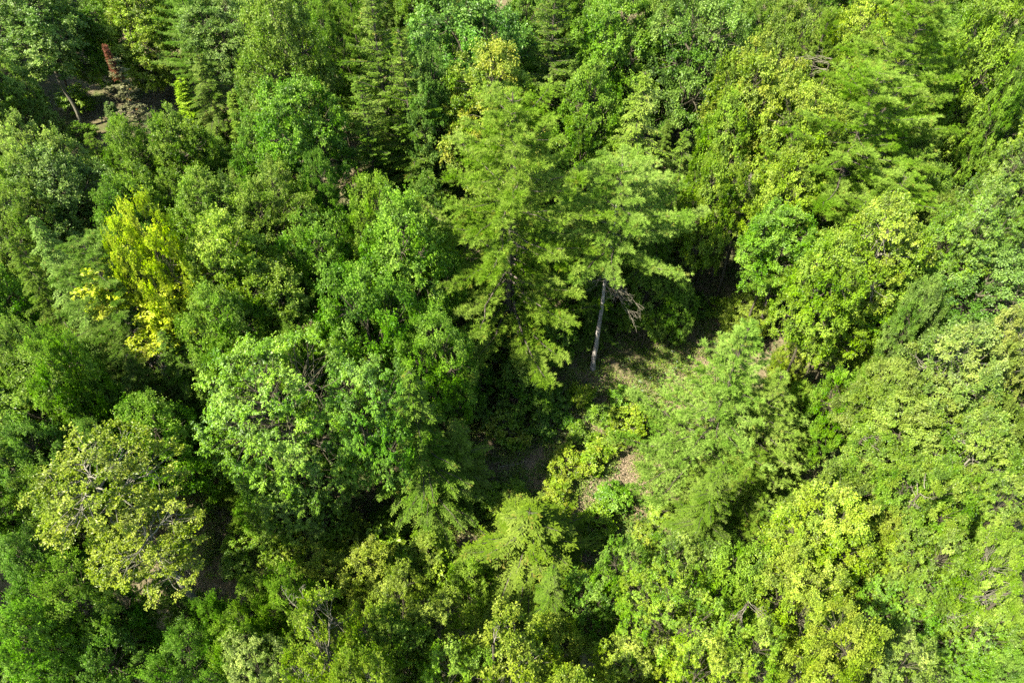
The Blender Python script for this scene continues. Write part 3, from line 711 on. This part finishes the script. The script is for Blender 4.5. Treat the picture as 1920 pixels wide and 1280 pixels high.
# conifers: tip x, tip y, half width (px), height (m), mesh, colour, label, extras
CON = [
 (330, -30, 60, 10, 'pine1', 'palepine', 'tall pale pine on the top edge with a narrow whitish green crown', {}),
 (165, 250, 62, 6, 'pine2', 'palepine', 'pale young pine in front of the base of the long bare trunk', {}),
 (338, 148, 42, 7.5, 'fir0', 'lime', 'narrow yellow-green fir beside the rusty-topped fir', dict(name='fir_tree')),
 (432, 170, 36, 7, 'fir0', 'olive', 'narrow fir with browned lower boughs beside the rounded bright maple', dict(name='fir_tree')),
 (205, 190, 32, 5.5, 'fir0', 'fir', 'slim blue-grey fir between the bare trunk and the rusty-topped fir', dict(name='fir_tree')),
 (365, 100, 60, 9, 'hemlock0', 'hem', 'olive green hemlock behind the narrow yellow-green fir', dict(name='hemlock_tree')),
 (690, -60, 90, 16, 'spruce0', 'hem', 'tallest drooping hemlock on the top edge beside the dark gap', dict(name='hemlock_tree')),
 (750, 50, 85, 14, 'spruce0', 'hem', 'drooping dark hemlock in front of the tallest one', dict(name='hemlock_tree')),
 (668, 140, 70, 12, 'spruce0', 'hem', 'drooping hemlock with sunny sprays beside the rounded bright maple', dict(name='hemlock_tree')),
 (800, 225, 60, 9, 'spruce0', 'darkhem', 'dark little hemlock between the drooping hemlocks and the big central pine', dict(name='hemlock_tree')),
 (650, -40, 50, 13, 'pine1', 'pine', 'pine bough-topped tree in the dark gap of the top edge', {}),
 (1040, -60, 85, 15, 'spruce0', 'darkhem', 'dark olive hemlock on the top edge behind the upright maple', dict(name='hemlock_tree')),
 (1080, 110, 50, 10, 'hemlock1', 'hem', 'small ragged hemlock in the dark gap beside the orange-tinged maple', dict(name='hemlock_tree')),
 (1215, 135, 92, 14.5, 'hemlock0', 'paledhem', 'pale pointed hemlock with drooping sprays behind the bare-trunked pine', dict(name='hemlock_tree')),
 (1290, 240, 60, 11, 'hemlock1', 'hem', 'olive hemlock with dense sprays beside the pale pointed hemlock', dict(name='hemlock_tree')),
 (1255, 330, 70, 11, 'hemlock0', 'hem', 'lower drooping hemlock hung over the shaded clearing', dict(name='hemlock_tree')),
 (950, 165, 190, 18, 'pine0', 'pine', 'big central white pine with layered soft boughs', {}),
 (1755, -20, 150, 17, 'pine0', 'pine', 'tall soft pine on the top edge towards the top corner maple', {}),
 (1650, 135, 165, 15, 'pine1', 'pine', 'broad soft pine with billowing boughs and a deep shadow in its side', {}),
 (1560, 20, 45, 13, 'pine1', 'pine', 'dim pine behind the bare grey twigs near the top edge', {}),
 (1405, 265, 46, 8, 'pine1', 'pine', 'small round-headed pine just above the rusty dead clump', {}),
 (1700, 330, 135, 12, 'pine1', 'pine', 'lower soft pine with fan-shaped boughs under the broad soft pine', {}),
 (150, 450, 112, 13, 'pine1', 'bluepine', 'blue-green pine with flat plumes in front of the yellow maple', {}),
 (60, 400, 75, 13, 'hemlock0', 'grey', 'dark olive hemlock beside the blue-green pine', dict(name='hemlock_tree')),
 (10, 440, 60, 12, 'hemlock1', 'hem', 'dark olive hemlock at the very edge beside its neighbour', dict(name='hemlock_tree')),
 (300, 620, 65, 9, 'hemlock1', 'hem', 'shaded dark hemlock in the deep hollow below the yellow maple', dict(name='hemlock_tree')),
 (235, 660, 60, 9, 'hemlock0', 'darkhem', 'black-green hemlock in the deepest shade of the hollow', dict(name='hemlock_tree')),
 (328, 755, 42, 5, 'fir0', 'grey', 'small grey-green spruce standing in the mouth of the dark hollow', dict(name='spruce_tree')),
 (418, 840, 62, 6, 'pine2', 'pine', 'soft young pine between the branchy oak and the great chestnut', {}),
 (505, 955, 55, 4.5, 'pine2', 'bluepine', 'small grey-green umbrella-shaped pine by the tan litter patch', {}),
 (290, 1075, 62, 7, 'pine2', 'grey', 'grey-green young pine below the branchy oak', {}),
 (770, 690, 95, 12.5, 'hemlock0', 'hem', 'hemlock with bright sprays hanging out of shade beside the great chestnut', dict(name='hemlock_tree')),
 (850, 785, 60, 7, 'hemlock1', 'paledhem', 'low hemlock whose sprays catch sun at the rim of the shaded ground', dict(name='hemlock_tree')),
 (1160, 305, 132, 14.5, 'pine3', 'palepine', 'bare-trunked white pine above the clearing with grey dead branches under its crown', dict(rz=.6)),
 (1398, 612, 168, 11.5, 'pine2', 'palepine', 'big young pine, its twin tip of pale green showing above the clearing', dict(rz=1.0)),
 (1465, 705, 125, 9, 'pine2', 'palepine', 'right half of the big young pine pair, bushy down to the ground', dict(rz=2.2)),
 (1350, 865, 78, 4.2, 'pine2', 'palepine', 'low spreading young pine at the foot of the big young pine, facing the path', {}),
 (1420, 850, 110, 6, 'pine2', 'pine', 'lowest young pine of the bushy group, nearest to the bright maple', {}),
 (985, 958, 140, 7.2, 'hemlock0', 'olivehem', 'bottom hemlock with feathery drooping sprays near the lower edge', dict(name='hemlock_tree')),
 (1690, 590, 62, 9, 'pine2', 'lime', 'soft pale green pine between the sunny crowns of the crowded slope', {}),
 (1120, 480, 50, 7, 'hemlock0', 'darkhem', 'shaded young hemlock behind the bare pine trunk', dict(name='hemlock_tree')),
]
# shrubs of the clearing: middle x, y, half width, half height, height, mesh, colour, turned, label
SHRUB = [
 (1092, 742, 28, 30, 1.9, 'shrub0', 'lime', .1, 'bright young shrub right at the foot of the bare pine trunk'),
 (1125, 775, 34, 26, 1.3, 'shrub1', 'mid', .1, 'green shrub just below the bright one at the pine trunk'),
 (1180, 790, 42, 42, 1.8, 'shrub0', 'lime', .25, 'tall lime green shrub against the low spreading pine'),
 (1165, 745, 30, 22, 1.2, 'shrub1', 'fresh', .1, 'low shrub at the shaded edge above the lime green shrub'),
 (1085, 812, 30, 26, 1.3, 'shrub1', 'mid', .1, 'half-shaded shrub on the rim of the bright clearing'),
 (1135, 835, 36, 26, 1.1, 'shrub1', 'yellowgreen', .3, 'yellowish shrub in the middle of the bright clearing'),
 (1060, 870, 40, 34, 1.7, 'shrub0', 'lime', .35, 'lime shrub with yellow sprays on the sunny rim of the shadow'),
 (1112, 862, 38, 36, 1.6, 'shrub1', 'lime', .8, 'yellowest shrub with an orange tip, beside the path'),
 (1048, 905, 30, 20, 1.1, 'shrub0', 'lime', .6, 'small yellow shrub below the lime shrub'),
 (1150, 935, 42, 34, 1.6, 'shrub2', 'fresh', .05, 'glossy dark-sided shrub in the bend of the tan path'),
 (1120, 975, 40, 36, 1.6, 'shrub0', 'bright', .15, 'green shrub on the path side of the glossy shrub'),
 (918, 935, 40, 32, 1.7, 'shrub0', 'bright', .05, 'fresh green round shrub on the corner of the shaded ground'),
 (965, 925, 32, 26, 1.5, 'shrub1', 'bright', .1, 'fresh green shrub with an upright shoot behind the bottom hemlock'),
 (1035, 950, 34, 34, 1.5, 'shrub0', 'lime', .4, 'yellow-green shrub across the path from the glossy shrub'),
 (945, 805, 48, 48, 2.6, 'shrub0', 'mid', .5, 'shaded shrub with orange-tinged edges beside the black hollow'),
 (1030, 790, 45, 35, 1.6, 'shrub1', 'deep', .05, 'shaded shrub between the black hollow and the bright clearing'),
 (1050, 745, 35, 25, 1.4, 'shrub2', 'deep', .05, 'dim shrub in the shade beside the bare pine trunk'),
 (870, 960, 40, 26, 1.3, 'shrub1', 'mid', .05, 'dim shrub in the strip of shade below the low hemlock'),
 (780, 990, 45, 26, 1.3, 'shrub0', 'mid', .1, 'shrub on the shaded strip above the rusty thicket'),
 (720, 1010, 40, 22, 1.1, 'shrub1', 'yellowgreen', .4, 'half-sunny yellowish shrub at the rim of the chestnut shade'),
 (640, 990, 35, 22, 1.1, 'shrub0', 'fresh', .1, 'green shrub by the tan litter patch under the great chestnut'),
 (1365, 575, 35, 30, 1.8, 'shrub1', 'yellowgreen', .15, 'round sunny bush on the far rim of the clearing'),
 (1300, 575, 35, 22, 1.2, 'shrub0', 'deep', .05, 'dark low bush behind the shaded clearing'),
 (1210, 1010, 34, 24, 1.3, 'shrub1', 'yellowgreen', .5, 'yellow-flecked shrub below the low spreading pine'),
 (1240, 960, 34, 24, 1.2, 'shrub2', 'yellowgreen', .2, 'pale shrub between the glossy shrub and the low spreading pine'),
 (450, 1010, 40, 26, 1.2, 'shrub0', 'bright', .2, 'sunny shrub beside the small umbrella-shaped pine'),
 (440, 1060, 36, 24, 1.4, 'shrub2', 'mid', .1, 'shrub in the shade spot between the oak and the umbrella-shaped pine'),
 (185, 300, 40, 24, 1.8, 'shrub1', 'mid', .1, 'leafy shrub between the pale young pine and the rusty-topped fir'),
 (262, 250, 34, 20, 2.0, 'shrub2', 'fresh', .1, 'leafy shrub glimpsed just behind the rusty-topped fir'),
 (345, 320, 36, 24, 1.8, 'shrub0', 'yellowgreen', .3, 'shrub at the foot of the narrow yellow-green fir'),
 (150, 250, 30, 20, 1.2, 'shrub0', 'fresh', .1, 'low leafy shrub at the base of the long bare trunk'),
 (140, 185, 40, 24, 2.2, 'shrub2', 'bright', .1, 'tiered shrub lit between the bare trunk and the slim blue-grey fir'),
]
for (x, y, rx, ry, H, var, col, aut, label, kw) in BROAD:
    H *= 1 + .12 * math.sin(x * .37 + y * .61) if x > 1500 or y > 1000 else 1
    broad_at(x, y, rx, ry, H, var, col, aut * .7, label, **kw)
HERO = {}
for (x, y, w, H, var, col, label, kw) in CON:
    HERO[label[:14]] = con_at(x, y, w, H, var, col, label, **kw)
for (x, y, rx, ry, H, var, col, aut, label) in SHRUB:
    broad_at(x, y, rx * .78, ry * .78, H, var, col, aut, label, name='shrub', cat='shrub', tr=.02)

# ------------------------------------------------------------------ dead fir with the rusty top
def dead_fir():
    p, t = ray_point(300, 330, 0)
    # height so that the tip shows at the photograph's place
    H = 9.0
    e = base_empty('dead_fir', p[0], p[1], 'dying fir with a rusty red top and grey-brown thin boughs', 'tree', rz=.4)
    L = LIB['deadfir']
    for part in ('trunk', 'limbs', 'crown'):
        o = link(bpy.data.objects.new(part, L[part]), e); o.scale = (1.15, 1.15, H / 9)
        if part == 'crown': o.color = (.115, .12, .055, 1)
    g = Geo(); r = np.random.default_rng(4); n = 1500
    h = r.uniform(7.4, 9.7, n); az = r.uniform(0, 6.28, n); rr = r.uniform(.02, .24, n) * (1.25 - (h - 7.4) / 2.6)
    P = np.stack([np.cos(az) * rr, np.sin(az) * rr, h], 1); D = np.stack([np.cos(az), np.sin(az), r.uniform(-.6, .3, n)], 1)
    g.leaves(P, D, rand_dir(n, r), r.uniform(.08, .16, n), .05, r.random(n), 0.0)
    o = link(bpy.data.objects.new('dead_needles', g.build('dead_needles', M_NEEDLE)), e); o.color = (.15, .07, .034, 0)
    o['label'] = 'rusty red dead needles round the tip'
dead_fir()

def dead_twigs(p, az0, spread, n, ln, drop, seed, mat=M_DEAD, sub=7, thick=.018):
    """bare branches fanning out from the point p"""
    r = np.random.default_rng(seed); g = Geo(); p = np.array(p, float)
    for i in range(n):
        az = az0 + r.uniform(-spread, spread); l = ln * r.uniform(.5, 1.1)
        d = np.array([math.cos(az), math.sin(az), 0]); s = np.linspace(0, 1, 8)[:, None]
        q = p + np.array([0, 0, r.uniform(-.5, .5)]) + d * l * s + np.array([0, 0, 1]) * (-drop * l * s ** 1.4)
        q += np.cumsum(r.normal(0, .03 * l, (8, 3)), 0)
        g.tube(q, np.linspace(thick, .006, 8), 4)
        for k in range(sub):
            a = q[r.integers(3, 8)]; dd = nrm((d + r.normal(0, .55, 3) + np.array([0, 0, -.1]))[None])[0]
            b = a + dd * l * r.uniform(.12, .32)
            pa = limb_path(a, b, r, .05, 4); g.tube(pa, np.linspace(.009, .004, 4), 3)
            for _ in range(2):
                c = pa[2] + nrm((dd + r.normal(0, .7, 3))[None])[0] * l * .12
                g.tube([pa[2], (pa[2] + c) / 2 + r.normal(0, .01, 3), c], [.006, .005, .003], 3)
    return g

# bare trunk and dead branches of the pine above the clearing
for e in [o for o in bpy.data.objects if o.type == 'EMPTY' and o['label'].startswith('bare-trunked white pine')]:
    x, y, z = e.location
    bx, bt = ray_point(1100, 715, 0)
    g = dead_twigs((0, 0, 7.6), -.5, .75, 9, 2.8, .30, 3)
    g2 = dead_twigs((0, 0, 7.5), -2.4, 1.6, 9, 1.1, .35, 5)
    for k, gg in enumerate((g, g2)):
        o = link(bpy.data.objects.new('dead_branches', gg.build('dead_branches', M_DEAD, True)), e)
        o.rotation_euler[2] = -e.rotation_euler[2]
        o['label'] = 'bare grey dead branches under the living crown'

# stray bare snags and twig tufts seen among the crowns
def snag(px, py, h, az, spread, n, ln, drop, seed, label, name='dead_branch_snag', trunk_h=None, **kw):
    p, t = ray_point(px, py, h)
    e = base_empty(name, p[0], p[1], label, 'dead tree', rz=0)
    g = dead_twigs((0, 0, h), az, spread, n, ln, drop, seed, **kw)
    link(bpy.data.objects.new('dead_branches', g.build('dead_branches', M_DEAD, True)), e)
    t = link(bpy.data.objects.new('trunk', TRUNKS['grey'][0]), e); t.scale = (.07, .07, h)
snag(1555, 120, 10.5, 2.9, .9, 9, 1.9, .2, 61, 'bare grey twigs in the dark gap beside the broad soft pine')
snag(1385, 410, 6.5, -1.2, 2.5, 22, 1.3, .3, 62, 'tangle of bare curved twigs above the two slanting trunks')
snag(1405, 345, 8.0, 0, 3.1, 26, .8, .3, 63, 'rusty dead clump under the small round-headed pine')
snag(1725, 925, 12.7, 1.57, 3.1, 6, .6, -.8, 64, 'upright reddish twig tuft poking through a green crown')
snag(1402, 1130, 11.7, -1.57, 1.2, 6, .9, .8, 65, 'hanging grey dead twig cluster between the yellow-green maple and long-leaved crowns', thick=.011)
snag(1905, 1100, 12.2, 2.8, .7, 3, 1.3, .0, 66, 'curved pale bare branch at the edge near the lower corner', thick=.016)
snag(575, 1165, 11.9, 1.2, 1.3, 5, 1.0, -.4, 67, 'silvery bare twigs rising from the yellowish tree on the lower slope', thick=.011)
snag(885, 575, 6.0, 2.6, 1.0, 9, 1.2, .1, 68, 'fine grey dead twigs in the shade under the big central pine')
snag(290, 655, 7.5, -.9, .8, 7, 1.1, .5, 70, 'dead grey branches hanging below the yellow maple')
snag(1615, 825, 8.8, -.5, .9, 6, .9, .1, 71, 'small dead twigs beside the big young pine')
snag(925, 1205, 12.5, 1.0, .7, 2, 1.1, -.1, 72, 'twisted pale limb on the bottom edge', thick=.022)

# the yellow maple's lower sunlit boughs
for e in [o for o in bpy.data.objects if o.type == 'EMPTY' and o['label'].startswith('brilliant yellow maple')]:
    for (px, py, h, s) in ((315, 575, 9.0, 1.0), (325, 545, 9.8, .7), (290, 632, 8.0, .8), (325, 628, 8.0, .75), (225, 520, 10.0, 1.3), (210, 555, 9.5, .8)):
        q, t = ray_point(px, py, h); ez = e.rotation_euler[2]
        dv = q - np.array(e.location)
        o = link(bpy.data.objects.new('bough', LIB['shrub%d' % (int(px) % 2)]['crown']), e)
        o.location = (dv[0] * math.cos(-ez) - dv[1] * math.sin(-ez), dv[0] * math.sin(-ez) + dv[1] * math.cos(-ez), dv[2])
        o.scale = (s, s, s * .6); o.color = (.24, .32, .016, .7)

# slanting trunks in the hollow and beside the clearing
def slant(x0, y0, h0, x1, y1, h1, r0, label, mat='grey', name='tree_trunk'):
    a, _ = ray_point(x0, y0, h0); b, _ = ray_point(x1, y1, h1)
    e = base_empty(name, a[0], a[1], label, 'tree', rz=0)
    g = Geo(); r = np.random.default_rng(int(x0))
    d = b - a
    pts = np.array([d * s for s in np.linspace(0, 1, 9)]) + np.concatenate([[[0, 0, 0]], r.normal(0, .04, (7, 3)), [[0, 0, 0]]])
    g.tube(pts, np.linspace(r0, r0 * .6, 9), 9)
    m = {'grey': M_BARK, 'dark': M_DARKBARK, 'pale': M_PALE}[mat]
    link(bpy.data.objects.new('trunk', g.build('trunk', m, True)), e)
    k = Geo()
    for i in range(5):
        s = pts[r.integers(4, 9)]; k.tube(limb_path(s, s + r.normal(0, .6, 3) + np.array([0, 0, .3]), r), np.linspace(.03, .008, 6), 4)
    link(bpy.data.objects.new('dead_branches', k.build('dead_branches', m, True)), e)
slant(1303, 535, 0.0, 1345, 425, 4.2, .11, 'pale slanting trunk in the dark hollow, the longer of two')
slant(1334, 528, 0.0, 1352, 440, 3.6, .10, 'grey trunk standing just behind the longer slanting one')
slant(1410, 655, 0.0, 1452, 515, 5.6, .12, 'thin dark trunk rising above the big young pine', 'dark')
slant(128, 180, 0, 112, 120, 3.6, .08, 'thin dark stem just behind the long bare trunk', 'dark')

# ------------------------------------------------------------------ fallen sticks, litter and ground cover
def scatter_area(n, boxes, r):
    """points on the ground under picture boxes (x0, y0, x1, y1)"""
    out = []
    for (x0, y0, x1, y1), m in boxes:
        c = [ray_point(x, y, 0)[0] for x, y in ((x0, y0), (x1, y0), (x1, y1), (x0, y1))]
        k = int(n * m); u = r.random(k)[:, None]; v = r.random(k)[:, None]
        P = (c[0] * (1 - u) + c[1] * u) * (1 - v) + (c[3] * (1 - u) + c[2] * u) * v
        P[:, 2] = ground_z(P[:, 0], P[:, 1]); out.append(P)
    return np.concatenate(out)

def stuff(name, g, mat, col, label, cat):
    o = link(bpy.data.objects.new(name, g.build(name, mat))); o['kind'] = 'stuff'; o['label'] = label; o['category'] = cat
    o.color = col
    return o
r = np.random.default_rng(77)
BOX = [((880, 560, 1360, 760), .34), ((860, 760, 1240, 1000), .36), ((980, 960, 1240, 1110), .14), ((380, 930, 860, 1090), .16)]
n = 90000
P = scatter_area(n, BOX, r); n = len(P); P[:, 2] += r.uniform(.0, .05, n)
g = Geo(); g.leaves(P, np.concatenate([r.normal(size=(n, 2)), r.normal(0, .15, (n, 1))], 1), np.array([0, 0, 1.0]) + r.normal(size=(n, 3)) * .3,
                    r.uniform(.04, .10, n), r.uniform(.025, .055, n), r.random(n), 0)
stuff('leaf_litter', g, M_LITTER, (.20, .168, .095, .0), 'tan and brown dead leaves lying over the clearing and path', 'leaf litter')

# low green cover: little tufts where a noise is high, off the path
PATH = [ray_point(x, y, 0)[0][:2] for x, y in ((1175, 870), (1150, 905), (1110, 925), (1085, 950), (1075, 985), (1085, 1020), (1100, 1060))]
PATH = np.array(PATH)
def path_dist(P):
    d = np.full(len(P), 9e9)
    for a, b in zip(PATH[:-1], PATH[1:]):
        t = np.clip(((P[:, :2] - a) @ (b - a)) / ((b - a) @ (b - a)), 0, 1)
        d = np.minimum(d, np.linalg.norm(P[:, :2] - (a + t[:, None] * (b - a)), axis=1))
    return d
def tufts(n, boxes, size, col, name, label, dens_noise=.0, h=(.05, .3)):
    P = scatter_area(n, boxes, r)
    f = np.sin(P[:, 0] * 1.9 + np.sin(P[:, 1] * 1.3) * 2) * np.cos(P[:, 1] * 2.1 + P[:, 0] * .6) + r.normal(0, .35, len(P))
    P = P[(f > dens_noise) & (path_dist(P) > .42 + r.normal(0, .12, len(P)))]
    k = 14; n = len(P)
    Q = np.repeat(P, k, 0) + np.concatenate([r.normal(0, size, (n * k, 2)), r.uniform(h[0], h[1], (n * k, 1))], 1)
    tn = np.repeat(r.normal(.5, .15, n), k) + r.normal(0, .12, n * k)
    g = Geo(); g.leaves(Q, np.concatenate([r.normal(size=(n * k, 2)), r.uniform(-.2, .7, (n * k, 1))], 1), np.array([0, 0, 1.0]) + r.normal(size=(n * k, 3)) * .45,
                        r.uniform(.07, .15, n * k), r.uniform(.035, .07, n * k), np.clip(tn, 0, 1), np.clip(r.normal(.1, .2, n * k), 0, 1))
    stuff(name, g, M_LEAF, col, label, 'ground cover')
tufts(9500, BOX, .16, (.10, .17, .03, .6), 'ground_cover', 'low green plants spread through the clearing', -.15)
# low plants under the whole wood
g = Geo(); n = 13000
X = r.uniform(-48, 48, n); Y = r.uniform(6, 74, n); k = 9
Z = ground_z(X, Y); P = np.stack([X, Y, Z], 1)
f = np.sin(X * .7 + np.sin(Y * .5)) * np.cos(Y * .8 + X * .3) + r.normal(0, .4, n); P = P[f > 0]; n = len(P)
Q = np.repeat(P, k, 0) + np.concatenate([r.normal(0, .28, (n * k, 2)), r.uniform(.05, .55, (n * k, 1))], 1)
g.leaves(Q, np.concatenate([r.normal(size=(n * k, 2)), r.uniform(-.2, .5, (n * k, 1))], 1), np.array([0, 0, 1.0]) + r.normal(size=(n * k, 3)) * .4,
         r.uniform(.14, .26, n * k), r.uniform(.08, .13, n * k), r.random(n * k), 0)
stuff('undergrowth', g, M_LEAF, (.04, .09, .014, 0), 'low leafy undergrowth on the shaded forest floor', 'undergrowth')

# fallen sticks of the clearing
for i, (px, py, ln, az, lab) in enumerate([
    (990, 830, 2.4, .9, 'fallen grey branch in the shaded ground beside the black hollow'),
    (965, 870, 1.8, .2, 'short fallen stick lower in the same shaded ground')]):
    p, t = ray_point(px, py, .05); rr = np.random.default_rng(900 + i); g = Geo()
    d = np.array([math.cos(az), math.sin(az), 0])
    q = np.array([d * ln * s for s in np.linspace(-.5, .5, 7)]) + rr.normal(0, .03, (7, 3)); q[:, 2] = ground_z(p[0] + q[:, 0], p[1] + q[:, 1]) - p[2] + .07
    g.tube(q, np.linspace(.05, .015, 7), 6)
    for kk in range(3):
        a = q[rr.integers(2, 6)]; b = a + np.array([*(rr.normal(0, .35, 2)), .12]); g.tube([a, (a + b) / 2 + .02, b], [.015, .01, .005], 4)
    o = link(bpy.data.objects.new('fallen_branch', g.build('fallen_branch', M_DEAD, True))); o.location = p
    o['label'] = lab; o['category'] = 'branch'; o['group'] = 'fallen branches in the clearing'

# ------------------------------------------------------------------ understorey and the wood round about
CLEAR = [(195, 120, 330, 290, 0), (50, 110, 190, 290, 0), (1295, 440, 1390, 540, 0), (1420, 530, 1440, 640, 0), (1010, 640, 1330, 740, 0), (870, 830, 1240, 1060, 0), (1330, 720, 1560, 880, 0), (560, 960, 880, 1040, 0)]
def project(p):
    q = np.asarray(p) - CAMP; z = q @ _F
    return 960 + FPX * q[0] / z, 640 - FPX * (q @ _U) / z
def in_clearing(x, y, h=0):
    for hh in (0, h * .5, h):
        u, v = project((x, y, ground_z(x, y) + hh))
        for (a, b, c, d, _) in CLEAR:
            if a - 30 < u < c + 30 and b - 20 < v < d + 20: return True
    return False
# places where a tree would be wholly hidden by the others
HIDDEN = set([(28.0,15.0),(31.0,15.0),(31.0,24.0),(37.0,27.0),(37.0,30.0),(40.0,30.0),(34.0,36.0),(40.0,36.0),(37.0,39.0),(40.0,42.0),(46.0,42.0),(40.0,45.0),(43.0,45.0),(40.0,48.0),(43.0,48.0),(40.0,51.0),(46.0,51.0),(49.0,51.0),(46.0,54.0),(49.0,54.0),(49.0,57.0),(-8.0,60.0),(46.0,60.0),(49.0,60.0),(55.0,60.0),(-2.0,63.0),(1.0,63.0),(25.0,63.0),(28.0,63.0),(31.0,63.0),(34.0,63.0),(40.0,63.0),(46.0,63.0),(-8.0,66.0),(10.0,66.0),(16.0,66.0),(25.0,66.0),(28.0,66.0),(43.0,66.0),(52.0,66.0),(55.0,66.0),(-8.0,69.0),(-2.0,69.0),(7.0,69.0),(13.0,69.0),(19.0,69.0),(25.0,69.0),(37.0,69.0),(1.0,72.0),(7.0,72.0),(10.0,72.0),(19.0,72.0),(25.0,72.0),(37.0,72.0),(49.0,72.0),(-8.0,75.0),(-2.0,75.0),(1.0,75.0),(4.0,75.0),(10.0,75.0),(16.0,75.0),(19.0,75.0),(22.0,75.0),(34.0,75.0),(37.0,75.0),(49.0,75.0),(52.0,75.0),(25.0,30.0),(31.0,33.0),(19.0,39.0),(22.0,51.0),(-2.0,54.0),(10.0,54.0),(19.0,54.0),(-8.0,57.0),(16.0,57.0),(10.0,60.0),(19.0,60.0),(40.0,60.0),(19.0,63.0),(22.0,63.0),(10.0,51.0),(28.0,51.0),(-11.0,57.0),(1.0,57.0),(10.0,57.0),(40.0,57.0),(-17.0,60.0),(-5.0,60.0),(-2.0,60.0),(1.0,60.0),(4.0,60.0),(25.0,60.0),(-20.0,63.0)])
KEYPOS = []
cnt = 0
fr = np.random.default_rng(123)
for gy in np.arange(9, 76, 3.0):
    for gx in np.arange(-56, 56, 3.0):
        x = gx + fr.uniform(-1.2, 1.2); y = gy + fr.uniform(-1.2, 1.2)
        u, v = project((x, y, ground_z(x, y) + 5))
        if not (-420 < u < 2300 and -420 < v < 1650): continue
        if in_clearing(x, y, 6): continue
        near = [q for q in PLACED if (q[0] - x) ** 2 + (q[1] - y) ** 2 < (.55 * q[2] + .9) ** 2]
        if near: continue
        inside = -10 < u < 1930 and -60 < v < 1300
        kind = fr.random(); H1 = fr.uniform(6.5, 10.5); R1 = fr.uniform(1.5, 2.4); H2 = fr.uniform(8.5, 11.5); R2 = fr.uniform(2.0, 2.8)
        ci = fr.integers(4); vi = fr.integers(4); thin = fr.random(); key = (round(gx, 1), round(gy, 1))
        if key in HIDDEN: continue
        if inside:
            cn = ['mid', 'deep', 'fresh', 'hem'][ci]; word = ['green', 'deep green', 'fresh green', 'olive green'][ci]
            if kind < .7:
                add_broad(['maple0', 'maple1', 'maple3', 'fine0'][vi], x, y, H1 * .58, R1, H1 * .42, colour(cn, .1),
                          near_label(x, y, H1 * .6, word + ' understorey tree'), name='understorey_tree', group='understorey trees between the tall crowns')
            else:
                add_con('hemlock0', x, y, H1, R1 * .75, colour('hem'), near_label(x, y, H1 * .5, 'understorey hemlock'),
                        name='understorey_hemlock', group='understorey hemlocks between the tall crowns')
        elif thin < .4 or u < 0:
            cn = ['mid', 'fresh', 'olive', 'mid'][ci]; word = ['green', 'fresh green', 'olive green', 'green'][ci]
            add_broad(['maple0', 'maple2', 'fine1', 'chestnut1'][vi], x, y, H2 - R2, R2, R2, colour(cn, .15),
                      near_label(x, y, H2 * .7, word + ' rim tree'), name='forest_tree', group='trees of the wood around the view')
        else: continue
        KEYPOS.append((key, (float(x), float(y))))
        cnt += 1
print('fillers', cnt, 'trees', len(PLACED))
print('unique tris', sum(sum(len(p.vertices) - 2 for p in m.polygons) for m in bpy.data.meshes))
